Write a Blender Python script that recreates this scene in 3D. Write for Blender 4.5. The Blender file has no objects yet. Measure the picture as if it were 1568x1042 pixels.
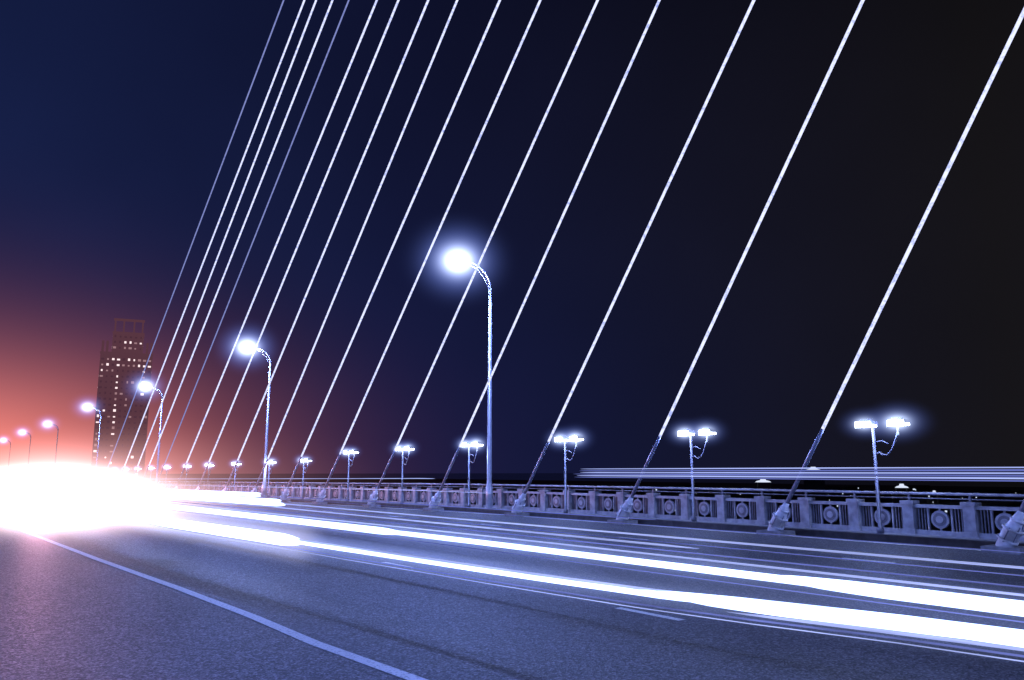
import bpy, bmesh, math, random
from mathutils import Vector, Matrix
random.seed(7)
S=bpy.context.scene
COL=S.collection
S.view_settings.view_transform='Standard'
S.view_settings.look='None'
S.view_settings.exposure=0

def zd(y): return -0.008*max(0.0,y-25.0)
LC=(.20,.31,1)

# ---------------------------------------------------------------- materials
def newmat(name):
    m=bpy.data.materials.new(name); m.use_nodes=True
    n=m.node_tree; n.nodes.clear()
    out=n.nodes.new('ShaderNodeOutputMaterial')
    return m,n,out
def N(n,t,**kw):
    a=n.nodes.new(t)
    for k,v in kw.items(): setattr(a,k,v)
    return a
def math_(n,op,a,b=None,c=None):
    m=N(n,'ShaderNodeMath',operation=op)
    for i,v in enumerate((a,b,c)):
        if v is None: continue
        if isinstance(v,(int,float)): m.inputs[i].default_value=v
        else: n.links.new(v,m.inputs[i])
    return m.outputs[0]
def principled(name,c1,c2,scale=8,rough=.5,metal=0,bump=0.0,detail=6,em=None):
    m,n,out=newmat(name)
    p=N(n,'ShaderNodeBsdfPrincipled'); n.links.new(p.outputs[0],out.inputs[0])
    tc=N(n,'ShaderNodeTexCoord'); no=N(n,'ShaderNodeTexNoise')
    no.inputs['Scale'].default_value=scale; no.inputs['Detail'].default_value=detail
    n.links.new(tc.outputs['Object'],no.inputs['Vector'])
    r=N(n,'ShaderNodeValToRGB'); r.color_ramp.elements[0].position=.3; r.color_ramp.elements[1].position=.7
    r.color_ramp.elements[0].color=(*c1,1); r.color_ramp.elements[1].color=(*c2,1)
    n.links.new(no.outputs[0],r.inputs[0]); n.links.new(r.outputs[0],p.inputs['Base Color'])
    p.inputs['Roughness'].default_value=rough; p.inputs['Metallic'].default_value=metal
    if em:
        p.inputs['Emission Color'].default_value=(*em,1); p.inputs['Emission Strength'].default_value=1
    if bump:
        b=N(n,'ShaderNodeBump'); b.inputs['Strength'].default_value=bump; b.inputs['Distance'].default_value=.02
        n.links.new(no.outputs[0],b.inputs['Height']); n.links.new(b.outputs[0],p.inputs['Normal'])
    return m
def emit(name,col,s):
    m,n,out=newmat(name)
    e=N(n,'ShaderNodeEmission'); e.inputs[0].default_value=(*col,1); e.inputs[1].default_value=s
    n.links.new(e.outputs[0],out.inputs[0]); return m

# asphalt
def asphalt():
    m,n,out=newmat('asphalt')
    p=N(n,'ShaderNodeBsdfPrincipled'); n.links.new(p.outputs[0],out.inputs[0])
    tc=N(n,'ShaderNodeTexCoord')
    vor=N(n,'ShaderNodeTexVoronoi'); vor.inputs['Scale'].default_value=62      # aggregate stones
    v2=N(n,'ShaderNodeTexVoronoi'); v2.inputs['Scale'].default_value=26
    mp=N(n,'ShaderNodeMapping'); mp.inputs['Scale'].default_value=(1,.22,1)
    big=N(n,'ShaderNodeTexNoise'); big.inputs['Scale'].default_value=.6; big.inputs['Detail'].default_value=7; big.inputs['Roughness'].default_value=.6
    for q in (vor,v2): n.links.new(tc.outputs['Object'],q.inputs['Vector'])
    n.links.new(tc.outputs['Object'],mp.inputs[0]); n.links.new(mp.outputs[0],big.inputs['Vector'])
    sA=N(n,'ShaderNodeSeparateColor'); n.links.new(vor.outputs['Color'],sA.inputs[0])
    sB=N(n,'ShaderNodeSeparateColor'); n.links.new(v2.outputs['Color'],sB.inputs[0])
    a=math_(n,'POWER',sA.outputs[0],3.0); b=math_(n,'POWER',sB.outputs[0],3.0)
    s=math_(n,'ADD',math_(n,'MULTIPLY',a,.17),math_(n,'MULTIPLY',b,.06))
    bb=N(n,'ShaderNodeMapRange'); bb.inputs[1].default_value=.3; bb.inputs[2].default_value=.7; bb.inputs[3].default_value=.022; bb.inputs[4].default_value=.05
    n.links.new(big.outputs[0],bb.inputs[0])
    s=math_(n,'ADD',s,bb.outputs[0])
    cc=N(n,'ShaderNodeCombineColor')
    n.links.new(s,cc.inputs[0]); n.links.new(s,cc.inputs[1]); n.links.new(math_(n,'MULTIPLY',s,1.08),cc.inputs[2])
    n.links.new(cc.outputs[0],p.inputs['Base Color'])
    rr=N(n,'ShaderNodeMapRange'); rr.inputs[1].default_value=0; rr.inputs[2].default_value=1; rr.inputs[3].default_value=.6; rr.inputs[4].default_value=.4
    n.links.new(a,rr.inputs[0]); n.links.new(rr.outputs[0],p.inputs['Roughness'])
    h=math_(n,'ADD',vor.outputs['Distance'],math_(n,'MULTIPLY',sA.outputs[1],.8))
    bp=N(n,'ShaderNodeBump'); bp.inputs['Strength'].default_value=.7; bp.inputs['Distance'].default_value=.01
    n.links.new(h,bp.inputs['Height']); n.links.new(bp.outputs[0],p.inputs['Normal'])
    return m
def worn_paint():
    m,n,out=newmat('road_paint')
    p=N(n,'ShaderNodeBsdfPrincipled'); n.links.new(p.outputs[0],out.inputs[0])
    tc=N(n,'ShaderNodeTexCoord'); no=N(n,'ShaderNodeTexNoise'); no.inputs['Scale'].default_value=28; no.inputs['Detail'].default_value=8; no.inputs['Roughness'].default_value=.75
    n.links.new(tc.outputs['Object'],no.inputs['Vector'])
    r=N(n,'ShaderNodeValToRGB'); r.color_ramp.elements[0].position=.36; r.color_ramp.elements[1].position=.48
    r.color_ramp.elements[0].color=(.2,.2,.21,1); r.color_ramp.elements[1].color=(.82,.82,.82,1)
    n.links.new(no.outputs[0],r.inputs[0]); n.links.new(r.outputs[0],p.inputs['Base Color']); p.inputs['Roughness'].default_value=.55
    return m
M_asph=asphalt(); M_paint=worn_paint()
M_conc=principled('concrete',(.16,.16,.17),(.3,.3,.31),6,.7,0,.3)
M_dark=principled('kerb_stone',(.05,.05,.055),(.1,.1,.105),5,.7,0,.3)
M_rail=principled('railing_paint',(.2,.2,.22),(.4,.4,.42),5,.5,0,.2)
M_iron=principled('railing_iron',(.1,.1,.12),(.18,.18,.2),12,.45,.3)
M_pole=principled('galvanised_steel',(.45,.46,.48),(.6,.6,.62),7,.35,.35)
M_anchor=principled('anchor_paint',(.6,.6,.62),(.8,.8,.82),14,.45,0,.15)
M_sleeve=principled('cable_sleeve',(.2,.21,.26),(.34,.35,.42),10,.35,.3)
M_lens=emit('lamp_lens',(.7,.8,1),25)

def cable_glow_mat(name,hi,lo,p0=.34,p1=.5):  # floodlighting on the cables is put in as noise-mottled emission
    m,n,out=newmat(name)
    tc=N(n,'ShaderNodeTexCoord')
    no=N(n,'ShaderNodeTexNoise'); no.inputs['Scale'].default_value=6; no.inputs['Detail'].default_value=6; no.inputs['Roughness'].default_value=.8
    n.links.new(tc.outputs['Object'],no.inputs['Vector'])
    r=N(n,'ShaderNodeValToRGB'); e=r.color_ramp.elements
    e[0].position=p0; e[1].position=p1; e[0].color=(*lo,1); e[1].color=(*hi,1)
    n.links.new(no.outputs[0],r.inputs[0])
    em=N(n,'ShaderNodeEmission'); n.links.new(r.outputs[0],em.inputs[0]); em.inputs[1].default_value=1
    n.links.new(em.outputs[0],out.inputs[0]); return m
M_cab=cable_glow_mat('cable_floodlight_glow',(.95,1.0,1.4),(.3,.38,.9),.36,.52)
M_cabdim=cable_glow_mat('cable_dim_glow',(.24,.28,.62),(.10,.13,.4))

def halo_mat(name,col_in,a_in,p_in,col_out,a_out,p_out):
    """bloom around a lamp put in as a glowing volume: emission density falling off from the centre (object space, unit sphere)"""
    m,n,out=newmat(name)
    tc=N(n,'ShaderNodeTexCoord')
    L=N(n,'ShaderNodeVectorMath',operation='LENGTH'); n.links.new(tc.outputs['Object'],L.inputs[0])
    u=math_(n,'MAXIMUM',math_(n,'SUBTRACT',1.0,L.outputs['Value']),0.0)
    e1=N(n,'ShaderNodeEmission'); e1.inputs[0].default_value=(*col_in,1)
    n.links.new(math_(n,'MULTIPLY',math_(n,'POWER',u,p_in),a_in),e1.inputs[1])
    e2=N(n,'ShaderNodeEmission'); e2.inputs[0].default_value=(*col_out,1)
    n.links.new(math_(n,'MULTIPLY',math_(n,'POWER',u,p_out),a_out),e2.inputs[1])
    ad=N(n,'ShaderNodeAddShader'); n.links.new(e1.outputs[0],ad.inputs[0]); n.links.new(e2.outputs[0],ad.inputs[1])
    n.links.new(ad.outputs[0],out.inputs['Volume'])
    m.cycles.volume_step_rate=.5
    return m
M_halo=halo_mat('lamp_bloom',(.7,.8,1),13,11,(.2,.3,1),.8,3.4)
M_halo_s=halo_mat('floodlight_bloom',(.65,.77,1),20,9,(.2,.3,1),1.2,3)
M_glare=halo_mat('headlight_bloom_core',(1,.85,.88),.36,1.8,(1,.42,.34),.035,1.2)
M_glare2=halo_mat('headlight_bloom_wide',(1,.60,.58),.055,2.4,(1,.38,.34),.02,1.5)
M_glare3=halo_mat('headlight_bloom',(1,.80,.84),.8,3.0,(1,.42,.5),.05,1.4)

# ---------------------------------------------------------------- mesh helpers
def obj(name,me,parent=None,loc=(0,0,0)):
    o=bpy.data.objects.new(name,me); COL.objects.link(o); o.location=loc
    if parent: o.parent=parent
    return o
class MB:
    def __init__(s,mats): s.bm=bmesh.new(); s.mats=mats
    def mi(s,m):
        if m not in s.mats: s.mats.append(m)
        return s.mats.index(m)
    def box(s,x0,x1,y0,y1,z0,z1,m,dz0=0,dz1=0):
        i=s.mi(m)
        v=[s.bm.verts.new((x,y,z+(dz0 if y==y0 else dz1))) for x in(x0,x1) for y in(y0,y1) for z in(z0,z1)]
        for q in((0,1,3,2),(4,6,7,5),(0,4,5,1),(2,3,7,6),(0,2,6,4),(1,5,7,3)):
            f=s.bm.faces.new([v[k] for k in q]); f.material_index=i
    def tube(s,pts,rad,m,seg=10,smooth=True,cap=True):
        i=s.mi(m); rings=[]
        pts=[Vector(p) for p in pts]
        if isinstance(rad,(int,float)): rad=[rad]*len(pts)
        for k,p in enumerate(pts):
            a=pts[max(0,k-1)]; b=pts[min(len(pts)-1,k+1)]
            t=(b-a).normalized()
            up=Vector((0,0,1)) if abs(t.z)<.95 else Vector((1,0,0))
            u=t.cross(up).normalized(); w=u.cross(t)
            rings.append([s.bm.verts.new(p+(u*math.cos(2*math.pi*j/seg)+w*math.sin(2*math.pi*j/seg))*rad[k]) for j in range(seg)])
        for r0,r1 in zip(rings,rings[1:]):
            for j in range(seg):
                f=s.bm.faces.new((r0[j],r0[(j+1)%seg],r1[(j+1)%seg],r1[j])); f.material_index=i; f.smooth=smooth
        if cap:
            for r in(rings[0][::-1],rings[-1]):
                f=s.bm.faces.new(r); f.material_index=i
    def quad(s,p,m):
        f=s.bm.faces.new([s.bm.verts.new(q) for q in p]); f.material_index=s.mi(m)
    def done(s,name):
        bmesh.ops.recalc_face_normals(s.bm,faces=s.bm.faces)
        me=bpy.data.meshes.new(name); s.bm.to_mesh(me); s.bm.free()
        for m in s.mats: me.materials.append(m)
        return me
def empty(name,loc=(0,0,0)):
    e=bpy.data.objects.new(name,None); COL.objects.link(e); e.location=loc; e.empty_display_size=.3; return e

# ---------------------------------------------------------------- world
w=bpy.data.worlds.new('World'); S.world=w; w.use_nodes=True
n=w.node_tree; n.nodes.clear()
out=n.nodes.new('ShaderNodeOutputWorld'); bg=n.nodes.new('ShaderNodeBackground')
tc=N(n,'ShaderNodeTexCoord'); sx=N(n,'ShaderNodeSeparateXYZ'); n.links.new(tc.outputs['Generated'],sx.inputs[0])
az=math_(n,'ARCTAN2',sx.outputs[0],sx.outputs[1])     # 0 = along the bridge, + to the right
el=math_(n,'ARCSINE',sx.outputs[2])
D=math.pi/180
t=N(n,'ShaderNodeMapRange'); t.inputs[1].default_value=0; t.inputs[2].default_value=80*D
n.links.new(math_(n,'ABSOLUTE',az),t.inputs[0])
r=N(n,'ShaderNodeValToRGB'); e=r.color_ramp.elements
e[0].position=0; e[0].color=(.0085,.0150,.066,1); e[1].position=.85; e[1].color=(.0082,.0074,.0092,1)
k=e.new(.35); k.color=(.0065,.0085,.036,1)
k=e.new(.6); k.color=(.0064,.0068,.018,1)
n.links.new(t.outputs[0],r.inputs[0])
def glow(az0,azs,els,pw,col):
    aa=math_(n,'DIVIDE',math_(n,'SUBTRACT',az,az0*D),azs*D); ee=math_(n,'DIVIDE',el,els*D)
    d=math_(n,'SQRT',math_(n,'ADD',math_(n,'MULTIPLY',aa,aa),math_(n,'MULTIPLY',ee,ee)))
    g=math_(n,'EXPONENT',math_(n,'MULTIPLY',math_(n,'POWER',d,pw),-1))
    sc=N(n,'ShaderNodeVectorMath',operation='SCALE'); sc.inputs[0].default_value=col; n.links.new(g,sc.inputs['Scale']); return sc.outputs[0]
g1=glow(0,11.5,4.8,1.6,(1.1,.27,.15)); g2=glow(0,14,8.5,2.0,(.12,.032,.035)); g3=glow(32,20,14,2.0,(.0,.0015,.016))
# faint cloud variation + darker towards the zenith
no=N(n,'ShaderNodeTexNoise'); no.inputs['Scale'].default_value=3; no.inputs['Detail'].default_value=3
n.links.new(tc.outputs['Generated'],no.inputs['Vector'])
nv=N(n,'ShaderNodeMapRange'); nv.inputs[3].default_value=.72; nv.inputs[4].default_value=1.28; n.links.new(no.outputs[0],nv.inputs[0])
zn=N(n,'ShaderNodeMapRange'); zn.inputs[1].default_value=15*D; zn.inputs[2].default_value=36*D; zn.inputs[3].default_value=1; zn.inputs[4].default_value=.62; n.links.new(el,zn.inputs[0])
bs=N(n,'ShaderNodeVectorMath',operation='SCALE'); n.links.new(r.outputs[0],bs.inputs[0]); n.links.new(math_(n,'MULTIPLY',nv.outputs[0],zn.outputs[0]),bs.inputs['Scale'])
prev=bs.outputs[0]
for g in (g1,g2,g3):
    ad=N(n,'ShaderNodeVectorMath',operation='ADD'); n.links.new(prev,ad.inputs[0]); n.links.new(g,ad.inputs[1]); prev=ad.outputs[0]
n.links.new(prev,bg.inputs[0]); bg.inputs[1].default_value=1
n.links.new(bg.outputs[0],out.inputs[0])

# ---------------------------------------------------------------- water + banks
m,nn,o_=newmat('river_water')
p=N(nn,'ShaderNodeBsdfPrincipled'); nn.links.new(p.outputs[0],o_.inputs[0]); p.inputs['Base Color'].default_value=(.01,.012,.02,1); p.inputs['Roughness'].default_value=.22
tcw=N(nn,'ShaderNodeTexCoord'); nw=N(nn,'ShaderNodeTexNoise'); nw.inputs['Scale'].default_value=.35; nw.inputs['Detail'].default_value=5
nn.links.new(tcw.outputs['Object'],nw.inputs['Vector']); b=N(nn,'ShaderNodeBump'); b.inputs['Strength'].default_value=.6; b.inputs['Distance'].default_value=.6
nn.links.new(nw.outputs[0],b.inputs['Height']); nn.links.new(b.outputs[0],p.inputs['Normal'])
mb=MB([]); mb.quad([(-6000,-6000,-16),(6000,-6000,-16),(6000,6000,-16),(-6000,6000,-16)],m); obj('river_water',mb.done('river_water'))
M_bank=principled('bank_soil',(.02,.022,.02),(.05,.05,.045),.05,.9)
mb=MB([])
mb.box(210,900,-200,1500,-20,-14.2,M_bank); mb.box(30,210,430,1500,-20,-14.21,M_bank); mb.box(-900,30,430,1500,-20,-14.22,M_bank)
obj('riverbank',mb.done('riverbank'))

# ---------------------------------------------------------------- bridge deck
ys=[-130,-60,-20,0,12,25,40,60,90,130,180,240,320,420,600]
def strip(x0,x1,z,mat,name,y0=-130,y1=600,th=None,th_m=None):
    mb=MB([]); yy=[y for y in ys if y0<y<y1]; yy=[y0]+yy+[y1]
    for a,b in zip(yy,yy[1:]):
        if th is None: mb.quad([(x0,a,z+zd(a)),(x1,a,z+zd(a)),(x1,b,z+zd(b)),(x0,b,z+zd(b))],mat)
        else: mb.box(x0,x1,a,b,z-th,z,mat,zd(a),zd(b))
    return mb.done(name)
deck=empty('bridge_deck')
obj('girder',strip(-12.6,20.1,-.012,M_conc,'girder',th=1.6),deck)
obj('footway',strip(18.35,20.1,.13,M_conc,'footway',th=.142),deck)
obj('kerb',strip(18.12,18.35,.16,M_dark,'kerb',th=.172),deck)
obj('kerb_opposite',strip(-12.6,-11.2,.14,M_dark,'kerb_opposite',th=.152),deck)
obj('road',strip(-11.2,18.12,0,M_asph,'road'))
# painted markings
mb=MB([])
wl=[(3.45,-20),(3.4,0),(3.3,5.7),(3.19,7.5),(3.19,9.2),(3.09,12.1),(2.86,16.8),(2.54,25.4),(2.4,40),(2.3,80),(2.2,150),(2.2,300)]
for a,b in zip(wl,wl[1:]):
    mb.quad([(a[0]-.065,a[1],.004+zd(a[1])),(a[0]+.065,a[1],.004+zd(a[1])),(b[0]+.065,b[1],.004+zd(b[1])),(b[0]-.065,b[1],.004+zd(b[1]))],M_paint)
for x,y in ((6.87,-5.75),(10.5,-5.1),(14.1,-4.2)):
    while y<200:
        l=1.0
        mb.quad([(x-.055,y,.004+zd(y)),(x+.055,y,.004+zd(y)),(x+.055,y+l,.004+zd(y+l)),(x-.055,y+l,.004+zd(y+l))],M_paint)
        y+=6.0
for a,b in zip(ys[:-2],ys[1:-1]):
    mb.quad([(17.68,a,.004+zd(a)),(17.82,a,.004+zd(a)),(17.82,b,.004+zd(b)),(17.68,b,.004+zd(b))],M_paint)
obj('road_markings',mb.done('road_markings'))
mb=MB([])
M_tar=principled('tar_joint',(.012,.012,.014),(.03,.03,.032),10,.45)
for x,a,b in ((4.4,-10,60),(8.7,-10,60),(12.3,-10,90)):
    y=a; xo=0
    while y<b:
        x2=random.uniform(-.012,.012)
        mb.quad([(x+xo-.008,y,.0035+zd(y)),(x+xo+.008,y,.0035+zd(y)),(x+x2+.008,y+1,.0035+zd(y+1)),(x+x2-.008,y+1,.0035+zd(y+1))],M_tar); xo=x2; y+=1
obj('tar_joints',mb.done('tar_joints'))

# ---------------------------------------------------------------- railing
XR=19.3
mb=MB([])
MOD=1.4
y=-8.0; k=0
def disk(mb,x,y,z,r,t,mat,seg=16):
    mb.tube([(x-t,y,z),(x+t,y,z)],r,mat,seg,False)
while y<330:
    z=zd(y)+.13; far=y>90
    z2=zd(y+MOD)+.13; dz=z2-z
    mb.box(XR-.13,XR+.13,y-.13,y+.13,z,z+.72,M_rail)
    if not far:
        mb.box(XR-.16,XR+.16,y-.16,y+.16,z-.02,z+.12,M_rail)
        mb.box(XR-.16,XR+.16,y-.16,y+.16,z+.70,z+.78,M_rail)
    mb.box(XR-.025,XR+.025,y-.025,y+.025,z+.70,z+.93,M_iron)
    mb.box(XR-.07,XR+.07,y+.13,y+MOD-.13,z+.62,z+.70,M_rail,0,dz)
    mb.box(XR-.08,XR+.08,y+.13,y+MOD-.13,z-.01,z+.11,M_rail,0,dz)
    c=y+MOD/2
    disk(mb,XR,c,z+.365,.205,.035,M_rail,18 if not far else 8)
    if not far:
        disk(mb,XR,c,z+.365,.15,.048,M_iron,16)
        disk(mb,XR,c,z+.365,.085,.06,M_rail,12)
        for s in(-1,1):
            mb.box(XR-.03,XR+.03,c+s*.27-.02,c+s*.27+.02,z+.10,z+.63,M_rail)
        mb.box(XR-.02,XR+.02,c-.02,c+.02,z+.10,z+.17,M_rail); mb.box(XR-.02,XR+.02,c-.02,c+.02,z+.56,z+.63,M_rail)
    for s in(-1,1):
        for q in ((.35,.42,.49) if not far else (.42,)):
            mb.box(XR-.014,XR+.014,c+s*q-.014,c+s*q+.014,z+.10,z+.63,M_iron)
    y+=MOD; k+=1
ytop=[-9]+[v for v in range(0,331,15)]
mb.tube([(XR,v,zd(v)+.13+.95) for v in ytop],.035,M_rail,8)
mb.tube([(XR,v,zd(v)+.13+.84) for v in ytop],.018,M_iron,6)
obj('bridge_railing',mb.done('bridge_railing'))

# ---------------------------------------------------------------- stay cables
cab=[(7.4,-.55,0,.045),(12.8,-.622,0,.042),(18.33,-.69,0,.042),(23.78,-.775,0,.042),(29.66,-.833,0,.042),(35.41,-.925,0,.044),
(41.55,-.995,0,.046),(46.9,-1.055,0,.05),(52.4,-1.07,0,.05),(58.5,-1.154,0,.054),(65.4,-1.232,0,.056),(71.9,-1.32,0,.058),
(79.2,-1.358,1,.045),(85.2,-1.421,0,.06),(90.1,-1.431,0,.06),(96.7,-1.523,0,.06),(106,-1.584,1,.05)]
XC=17.7
YP=-46.0
for yb,s,dim,rad in cab:
    z0=.3+zd(yb)
    P=lambda z: Vector((XC,yb+s*(z-z0),z))
    ztop=z0+(YP-yb)/s
    mb=MB([])
    zz=[z0+2.3+(ztop-z0-2.3)*i/60 for i in range(61)]
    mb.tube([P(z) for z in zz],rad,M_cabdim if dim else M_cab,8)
    mb.tube([P(z0+.5),P(z0+2.0),P(z0+2.32)],[rad*1.3,rad*1.25,rad*1.0],M_sleeve,10)
    # anchorage: socket, flanges, neck
    mb.tube([P(z0-.22),P(z0-.05),P(z0+.16),P(z0+.2),P(z0+.34),P(z0+.52)],[.15,.17,.17,.14,.11,.06],M_anchor,18)
    for q in(-.06,.15):
        mb.tube([P(z0+q),P(z0+q+.03)],.2,M_anchor,18)
    for j in range(6):
        a=j*math.pi/3; off=Vector((math.cos(a)*.175,math.sin(a)*.175,0))
        mb.tube([P(z0-.08)+off,P(z0+.2)+off],.014,M_sleeve,6)
    mb.tube([P(z0+.32),P(z0+.36)],.13,M_anchor,14)
    mb.box(XC-.3,XC+.3,yb-.3,yb+.42,zd(yb)-.01,zd(yb)+.12,M_conc)
    obj('stay_cable',mb.done('stay_cable'))
# pylon behind the viewer carrying the cables
mb=MB([])
for x in (XC,-10.0):
    mb.box(x-1.6,x+1.6,YP-2.4,YP+.2,-18,96,M_conc)
mb.box(-8.4,XC-1.6,YP-1.8,YP-.4,60,64,M_conc); mb.box(-8.4,XC-1.6,YP-1.8,YP-.4,88,92,M_conc)
obj('bridge_pylon',mb.done('bridge_pylon'))

# ---------------------------------------------------------------- street lamps
def sphere_me(name,mat):
    bm=bmesh.new(); bmesh.ops.create_icosphere(bm,subdivisions=3,radius=1); me=bpy.data.meshes.new(name); bm.to_mesh(me); bm.free(); me.materials.append(mat); return me
ME_halo=sphere_me('halo',M_halo); ME_halo_s=sphere_me('halo_small',M_halo_s)
def street_lamp(x,y,h,zb,side=-1,halo=2.2,power=0):
    e=empty('street_lamp',(x,y,zb))
    mb=MB([])
    mb.tube([(0,0,0),(0,0,.9),(0,0,.95),(0,0,h-1.2)],[.15,.14,.10,.065],M_pole,12)
    mb.box(-.22,.22,-.22,.22,-.005,.04,M_pole)
    arc=[(side*(1.15*(1-math.cos(a))),0,h-1.2+1.0*math.sin(a)) for a in [i*math.pi/2/8 for i in range(9)]]
    mb.tube(arc,[.065-.003*i for i in range(9)],M_pole,10)
    mb.tube([(0,0,h-1.35),(side*.25,0,h-.85),(side*.6,0,h-.5),(side*1.05,0,h-.32)],.022,M_pole,8)
    obj('pole',mb.done('pole'),e)
    mb=MB([])
    mb.tube([(side*1.1,0,h-.2),(side*1.3,0,h-.18),(side*1.6,0,h-.15),(side*1.85,0,h-.16),(side*1.95,0,h-.18)],[.05,.11,.15,.12,.05],M_pole,12)
    obj('lamp_head',mb.done('lamp_head'),e)
    mb=MB([]); mb.tube([(side*1.56,0,h-.33),(side*1.56,0,h-.26)],[.11,.17],M_lens,14); obj('lens',mb.done('lens'),e)
    o=obj('bloom_glow',ME_halo,e,(side*1.6,0,h-.25)); o.scale=(halo*1.15,halo*1.1,halo*.95)
    if power:
        l=bpy.data.lights.new('lamp_light','POINT'); l.energy=power; l.color=LC; l.shadow_soft_size=.15
        lo=bpy.data.objects.new('lamp_light',l); COL.objects.link(lo); lo.parent=e; lo.location=(side*1.55,0,h-.45)
for y,h,p in [(26.9,10.3,4200),(52.9,9.97,4200),(82.5,9.85,3500),(115,9.95,2000),(153.6,9.6,0),(193.6,9.75,0),(237.5,9.5,0)]:
    z=zd(y)+.13
    street_lamp(18.6,y,h-z,z,-1,2.5,p)
for y in (-25,0.9,26.9,52.9,82.5):  # unseen near-side row, added as fill light for the road
    street_lamp(-11.9,y,10.2,zd(y)+.14,1,1.0,9500)

# ---------------------------------------------------------------- twin floodlights on the footway
def flood(y,h,power):
    z=zd(y)+.13
    e=empty('twin_floodlight',(18.8,y,z))
    mb=MB([])
    mb.tube([(0,0,0),(0,0,.12),(0,0,.14),(0,0,h-.1)],[.085,.085,.045,.036],M_iron,10)
    pts=[(0,0,h-.75)]
    for i in range(9):
        pts.append((0,-.12-.5*(i/8),h-.7-.14*math.sin(i/8*math.pi)+.5*(i/8)**2))
    mb.tube(pts,.022,M_iron,8)
    mb.tube([(0,0,h-.45),(0,-.2,h-.42),(0,-.36,h-.5)],.014,M_iron,6)
    obj('post',mb.done('post'),e)
    mb=MB([])
    for yy in(.16,-.66):
        mb.box(-.16,.16,yy-.2,yy+.2,h-.02,h+.06,M_iron)
        mb.box(-.1,.1,yy-.12,yy+.12,h+.06,h+.11,M_iron)
    mb.box(-.02,.02,-.64,-.6,h-.3,h-.02,M_iron)
    obj('heads',mb.done('heads'),e)
    mb=MB([])
    for yy in(.16,-.66):
        mb.box(-.175,-.161,yy-.2,yy+.2,h-.09,h+.05,M_lens)
        mb.box(-.14,.14,yy-.18,yy+.18,h-.075,h-.022,M_lens)
    obj('lenses',mb.done('lenses'),e)
    for yy in(.16,-.66):
        o=obj('bloom_glow',ME_halo_s,e,(-.1,yy,h)); q=random.uniform(.85,1.12); o.scale=(.75*q,1.0*q,.62*q)
    if power:
        l=bpy.data.lights.new('flood_light','POINT'); l.energy=power; l.color=LC; l.shadow_soft_size=.15
        lo=bpy.data.objects.new('flood_light',l); COL.objects.link(lo); lo.parent=e; lo.location=(-.45,-.25,h-.05)
fy=[4.7,10.7,16.5,22.4,28.7,34.5,40.5,46.8,52.7,59.7,66.4,72.9,79.8,86,92,98,104,110,116,122]
for y in fy:
    hh=2.62 if y<42 else 2.3
    flood(y,hh,150 if y<60 else 0)

# ---------------------------------------------------------------- light trails of passing traffic
def trail_mat(name,col,s,noise=.5):
    m,n,out=newmat(name)
    tc=N(n,'ShaderNodeTexCoord'); mp=N(n,'ShaderNodeMapping'); mp.inputs['Scale'].default_value=(9,.15,30)
    no=N(n,'ShaderNodeTexNoise'); no.inputs['Scale'].default_value=1; no.inputs['Detail'].default_value=3
    n.links.new(tc.outputs['Object'],mp.inputs[0]); n.links.new(mp.outputs[0],no.inputs['Vector'])
    mr=N(n,'ShaderNodeMapRange'); mr.inputs[1].default_value=.3; mr.inputs[2].default_value=.7; mr.inputs[3].default_value=s*(1-noise); mr.inputs[4].default_value=s*(1+noise)
    n.links.new(no.outputs[0],mr.inputs[0])
    e=N(n,'ShaderNodeEmission'); e.inputs[0].default_value=(*col,1); n.links.new(mr.outputs[0],e.inputs[1])
    n.links.new(e.outputs[0],out.inputs[0]); return m
T_hot=trail_mat('trail_white',(.40,.52,1),3.8,.3)
T_mid=trail_mat('trail_pale',(.42,.50,1),1.0,.4)
T_dim=trail_mat('trail_blue',(.22,.27,.85),.6,.5)
# bloom along a trail put in as a glowing volume: local x/z falloff inside a straight box segment
def trailbloom(name,col,a,pw,R):
    m,n,out=newmat(name)
    tc=N(n,'ShaderNodeTexCoord'); sp=N(n,'ShaderNodeSeparateXYZ'); n.links.new(tc.outputs['Object'],sp.inputs[0])
    rr=math_(n,'SQRT',math_(n,'ADD',math_(n,'MULTIPLY',sp.outputs[0],sp.outputs[0]),math_(n,'MULTIPLY',sp.outputs[2],sp.outputs[2])))
    u=math_(n,'MAXIMUM',math_(n,'SUBTRACT',1.0,math_(n,'DIVIDE',rr,R)),0.0)
    e=N(n,'ShaderNodeEmission'); e.inputs[0].default_value=(*col,1)
    n.links.new(math_(n,'MULTIPLY',math_(n,'POWER',u,pw),a),e.inputs[1]); n.links.new(e.outputs[0],out.inputs['Volume'])
    m.cycles.volume_step_rate=.4
    return m
def interp(path,y):
    for a,b in zip(path,path[1:]):
        if a[0]<=y<=b[0]:
            t=(y-a[0])/(b[0]-a[0]); t=t*t*(3-2*t)*.3+t*.7
            return a[1]+(b[1]-a[1])*t
    return path[-1][1] if y>path[-1][0] else path[0][1]
UP=[(-20,7.1),(2.8,6.75),(9.75,6.66),(15.5,6.45),(27,5.97),(45,5.6),(90,5.4),(200,5.3)]
LO=[(-20,6.4),(2.3,5.52),(4.8,5.02),(6.9,4.82),(11,4.55),(17.3,4.12),(27,3.95),(45,3.8),(90,3.75),(200,3.7)]
def trail(mb,path,y0,y1,r,mat,dx=0,z=.6,seg=10,tp=.9):
    ysamp=[]; y=y0
    while y<y1:
        ysamp.append(y); y+=.2 if y<y0+tp else (1.0 if y<30 else 6)
    ysamp.append(y1)
    pts=[(interp(path,v)+dx,v,z+zd(v)) for v in ysamp]
    rr=[r*(1 if y0<-10 else min(1,.12+math.sqrt(max(0,v-y0)/tp))) if v-y0<tp else r for v in ysamp]
    mb.tube(pts,rr,mat,seg)
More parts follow.
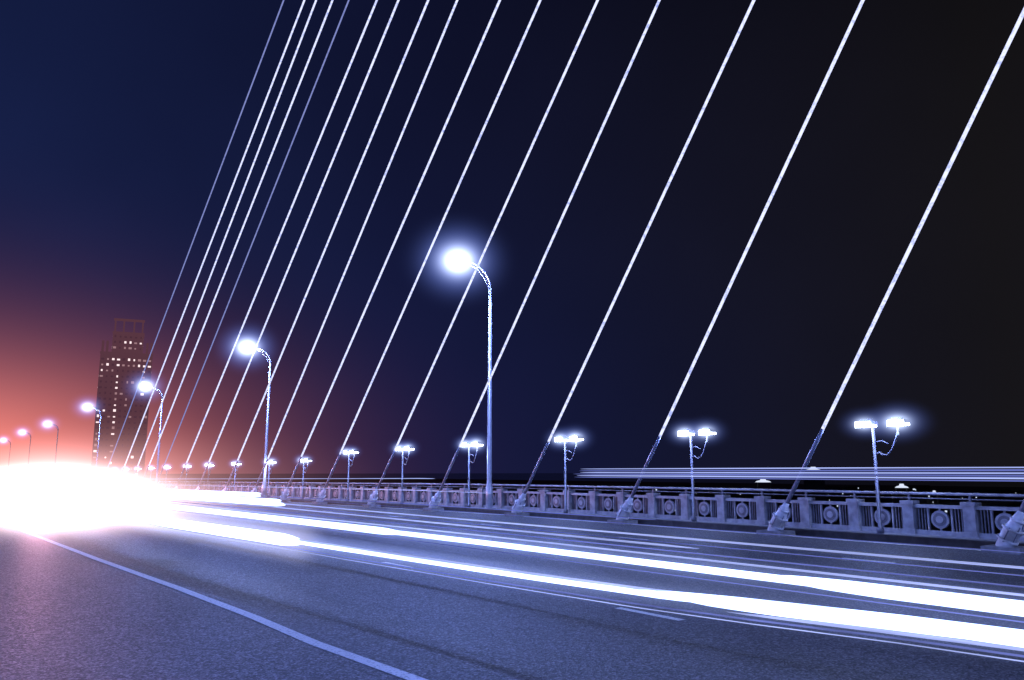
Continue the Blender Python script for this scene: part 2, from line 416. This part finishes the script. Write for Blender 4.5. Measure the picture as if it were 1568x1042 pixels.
def trail_end(mb,path,y0,y1,r,mat,dx=0,z=.6,seg=10,tp=.9):
    """trail reaching towards the viewer from y1 (tapered far end)"""
    ysamp=[]; y=y1
    while y>y0:
        ysamp.append(y); y-=.15 if y>y1-tp else 1.0
    ysamp.append(y0)
    pts=[(interp(path,v)+dx,v,z+zd(v)) for v in ysamp]
    rr=[r*min(1,.1+math.sqrt(max(0,(y1-v))/tp)) for v in ysamp]
    mb.tube(pts,rr,mat,seg)
def bloom(parent,path,y0,y1,mat,R,step=2.0,z=.6,dx=0):
    y=y0
    while y<y1-.01:
        y2=min(y+step,y1)
        a=Vector((interp(path,y)+dx,y,z+zd(y))); b=Vector((interp(path,y2)+dx,y2,z+zd(y2)))
        L=(b-a).length
        mb=MB([]); mb.box(-R,R,0,L,-R,R,mat)
        o=obj('bloom',mb.done('bloom'),parent,a); o.rotation_mode='QUATERNION'
        o.rotation_quaternion=(b-a).to_track_quat('Y','Z')
        y=y2
        if y>14: step=6
H_a=trailbloom('trail_bloom',(.35,.46,1),2.0,2.2,.22)
H_b=trailbloom('trail_bloom_far',(.65,.65,1),1.3,1.8,.40)
e1_=empty('car_light_trail')
mb=MB([])
trail(mb,UP,-18,190,.036,T_hot,0,.59)
trail_end(mb,UP,-18,4.9,.028,T_hot,.0,.62)
trail_end(mb,UP,-18,4.6,.026,T_hot,.02,.555)
trail(mb,UP,-18,190,.008,T_mid,.05,.68)
trail(mb,UP,-18,190,.007,T_dim,.05,.74)
trail(mb,UP,-18,190,.005,T_mid,.25,.66)
trail(mb,UP,-18,190,.005,T_dim,-.1,.51)
trail(mb,UP,12,190,.06,T_hot,0,.59)
trail(mb,LO,-18,190,.020,T_mid,0,.62)
trail(mb,LO,4.0,190,.030,T_hot,0,.60)
trail_end(mb,LO,-18,4.85,.030,T_hot,0,.625)
trail_end(mb,LO,-18,4.5,.026,T_hot,0,.575)
trail_end(mb,LO,-18,4.2,.012,T_mid,0,.535)
trail(mb,LO,11.2,190,.09,T_hot,0,.6)
trail(mb,LO,-18,190,.007,T_dim,.0,.50)
trail(mb,LO,-18,190,.004,T_mid,.0,.47)
obj('streaks',mb.done('streaks'),e1_)
bloom(e1_,UP,-4,30,H_a,.22)
bloom(e1_,LO,-4,11,H_a,.22)
bloom(e1_,LO,11,30,H_b,.40,3)
# traffic in the further lanes
FL=[(-20,9.3),(10,9.2),(40,9.0),(200,9.0)]
mb=MB([])
trail(mb,FL,-18,190,.007,T_mid,0,.62); trail(mb,FL,3,190,.008,T_mid,.5,.58); trail(mb,FL,8,190,.016,T_mid,0,.5)
trail(mb,FL,-18,190,.004,T_dim,.9,.7); trail(mb,FL,0,190,.006,T_dim,1.3,.4)
trail(mb,FL,24,190,.07,T_hot,0,.6); trail(mb,FL,28,190,.07,T_hot,1.4,.6)
e2_=empty('car_light_trail'); obj('streaks',mb.done('streaks'),e2_)
FL2=[(-20,12.6),(200,12.3)]
mb=MB([])
trail(mb,FL2,36,190,.06,T_hot,0,.6); trail(mb,FL2,40,190,.06,T_hot,1.4,.62); trail(mb,FL2,12,190,.010,T_dim,0,.6)
trail(mb,FL2,20,190,.010,T_mid,1.4,.95); trail(mb,FL2,24,190,.012,T_mid,1.8,1.35)
e3_=empty('car_light_trail'); obj('streaks',mb.done('streaks'),e3_)
# high marker lights of a bus
FB=[(-20,14.0),(200,14.0)]
mb=MB([])
for z,r_,m_ in((1.66,.010,T_mid),(1.615,.016,T_dim),(1.57,.012,T_mid),(1.53,.016,T_dim),(1.49,.014,T_mid),(1.45,.010,T_dim)):
    trail_end(mb,FB,-18,16.2+random.uniform(-.4,.2),r_,m_,0,z)
e4_=empty('bus_light_trail'); obj('streaks',mb.done('streaks'),e4_)

# headlight glare over the far carriageway, its bloom put in as glowing volumes
gl=empty('headlight_glare',(5.6,50,.3))
o=obj('bloom_glow',sphere_me('bloom',M_glare),gl); o.scale=(6.5,30,2.0)
o=obj('bloom_glow_wide',sphere_me('bloom2',M_glare2),gl,(2,8,.0)); o.scale=(10,46,4.5)
o=obj('bloom_near',sphere_me('bloom3',M_glare3),gl,(-2.3,-23,.2)); o.scale=(3.6,10,2.2)
for x,y in((-1.6,-14),(0,-4),(3.6,6),(7.2,12)):
    l=bpy.data.lights.new('headlight','POINT'); l.energy=1300; l.color=(1,.42,.6); l.shadow_soft_size=.3
    lo=bpy.data.objects.new('headlight',l); COL.objects.link(lo); lo.parent=gl; lo.location=(x,y,.5)

# ---------------------------------------------------------------- city
M_facade=principled('facade_haze_glow',(.03,.03,.035),(.06,.058,.06),.3,.8,em=(.095,.036,.052))  # night haze over the tower put in as faint wall emission
M_block=principled('block_wall',(.03,.03,.035),(.06,.058,.06),.3,.8)
W_on=emit('window_lit',(1,.78,.8),1.25); W_mid=emit('window_half',(.8,.45,.5),.45); W_off=principled('window_dark_haze_glow',(.01,.01,.014),(.02,.02,.025),2,.2,em=(.07,.026,.042))  # unlit panes also emit faintly to carry the night haze
W_blue=emit('window_blue',(.7,.8,1),.9)
def tower(name,x,y,rot,blocks,z0=-15,p_on=.25,fl=3.6,cw=3.2,litm=(W_on,W_mid)):
    e=empty(name,(x,y,z0)); e.rotation_euler=(0,0,rot)
    mb=MB([]); wb=MB([])
    for bx0,bx1,by0,by1,a,b in blocks:
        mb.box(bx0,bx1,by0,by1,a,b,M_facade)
        mb.box(bx0-.3,bx1+.3,by0-.3,by1+.3,b,b+1.0,M_facade)
        z=a+2
        while z+fl<b:
            fp=random.uniform(.3,1.6)
            for (u0,u1,fn) in ((bx0,bx1,lambda u,zz:(u,by0-.06,zz)),(by0,by1,lambda u,zz:(bx0-.06,u,zz)),(by0,by1,lambda u,zz:(bx1+.06,u,zz))):
                nn=int((u1-u0)/cw); st=(u1-u0)/nn
                for i in range(nn):
                    u=u0+st*(i+.5); q=random.random()
                    pr=.85 if i==3 else (.6 if i==0 else p_on*fp)
                    if b-14<z<b-5: pr=.6
                    mt=(litm[0] if q<pr*.5 else litm[1]) if q<pr else W_off
                    hw=random.uniform(.4,.9); hh=random.uniform(.4,.8)
                    wb.quad([fn(u-hw,z+1),fn(u+hw,z+1),fn(u+hw,z+1+2*hh),fn(u-hw,z+1+2*hh)],mt)
            z+=fl
    obj('walls',mb.done('walls'),e); obj('windows',wb.done('windows'),e)
    return e
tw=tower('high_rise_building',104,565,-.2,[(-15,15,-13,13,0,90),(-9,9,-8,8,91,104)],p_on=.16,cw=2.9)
mb=MB([]); 
for sx_ in(-8,-3,3,8): mb.box(sx_-.5,sx_+.5,-8,-7,105,112,M_facade)
mb.box(-9,9,-8.4,-7.4,112,113.5,M_facade)
for xx in(-14,-11.5,11.5,14): mb.box(xx-.7,xx+.7,-12.9,-11.9,91,98,M_facade)
obj('crown',mb.done('crown'),tw)
# low riverside quarter
mb=MB([])
for i in range(110):
    a=math.radians(random.uniform(34,76)); dd=random.uniform(300,520)
    x=dd*math.sin(a); y=dd*math.cos(a)
    if x<215: continue
    wd=random.uniform(8,22); hg=random.uniform(2.5,8.5)
    mb.box(x-wd/2,x+wd/2,y-wd/2,y+wd/2,-14.5,-14.2+hg,M_block)
    for j in range(random.randint(1,5)):
        s=random.uniform(.2,.5); zz=random.uniform(-13,-14.4+hg-.8)
        u=random.uniform(-wd/2,wd/2-1)
        if random.random()<.5: mb.quad([(x+u,y-wd/2-.08,zz),(x+u+s*2,y-wd/2-.08,zz),(x+u+s*2,y-wd/2-.08,zz+s*1.6),(x+u,y-wd/2-.08,zz+s*1.6)],W_blue)
        else: mb.quad([(x-wd/2-.08,y+u,zz),(x-wd/2-.08,y+u+s*2,zz),(x-wd/2-.08,y+u+s*2,zz+s*1.6),(x-wd/2-.08,y+u,zz+s*1.6)],W_blue)
obj('riverside_houses',mb.done('riverside_houses'))
# pavilions with lit roofs on the far bank
M_roof=emit('lit_roof',(.75,.82,1),1.0)
for x,y,z,ww in((240.7,179,-1.8,2.6),(250.4,165.3,2.2,2.6),(264.3,141.9,-3.4,2.0),(268.6,133.5,-5.5,1.3),(272,124,-8.5,1.3)):
    e=empty('lit_pavilion',(x,y,-14.2)); e.rotation_euler=(0,0,.6)
    h=z+14.2
    mb=MB([])
    for sx_ in(-1,1):
        for sy in(-1,1): mb.box(sx_*ww*.8-.2,sx_*ww*.8+.2,sy*ww*.8-.2,sy*ww*.8+.2,h-3.2,h-.4,M_block)
    mb.box(-ww*1.3,ww*1.3,-ww*1.3,ww*1.3,0,h-3.2,M_block)
    obj('base',mb.done('base'),e)
    mb=MB([]); mb.tube([(0,0,h-.4),(0,0,h+.0),(0,0,h+.3),(0,0,h+.9)],[ww*1.05,ww*.85,ww*.4,ww*.3],M_roof,8,False); obj('roof',mb.done('roof'),e)

# ---------------------------------------------------------------- camera
c=bpy.data.cameras.new('camera'); c.sensor_width=36; c.lens=1230/1568*36; c.clip_start=.05; c.clip_end=12000
co=bpy.data.objects.new('camera',c); COL.objects.link(co); co.location=(0,0,1.6)
co.rotation_euler=(math.radians(99.28),0,math.radians(-36.25)); S.camera=co
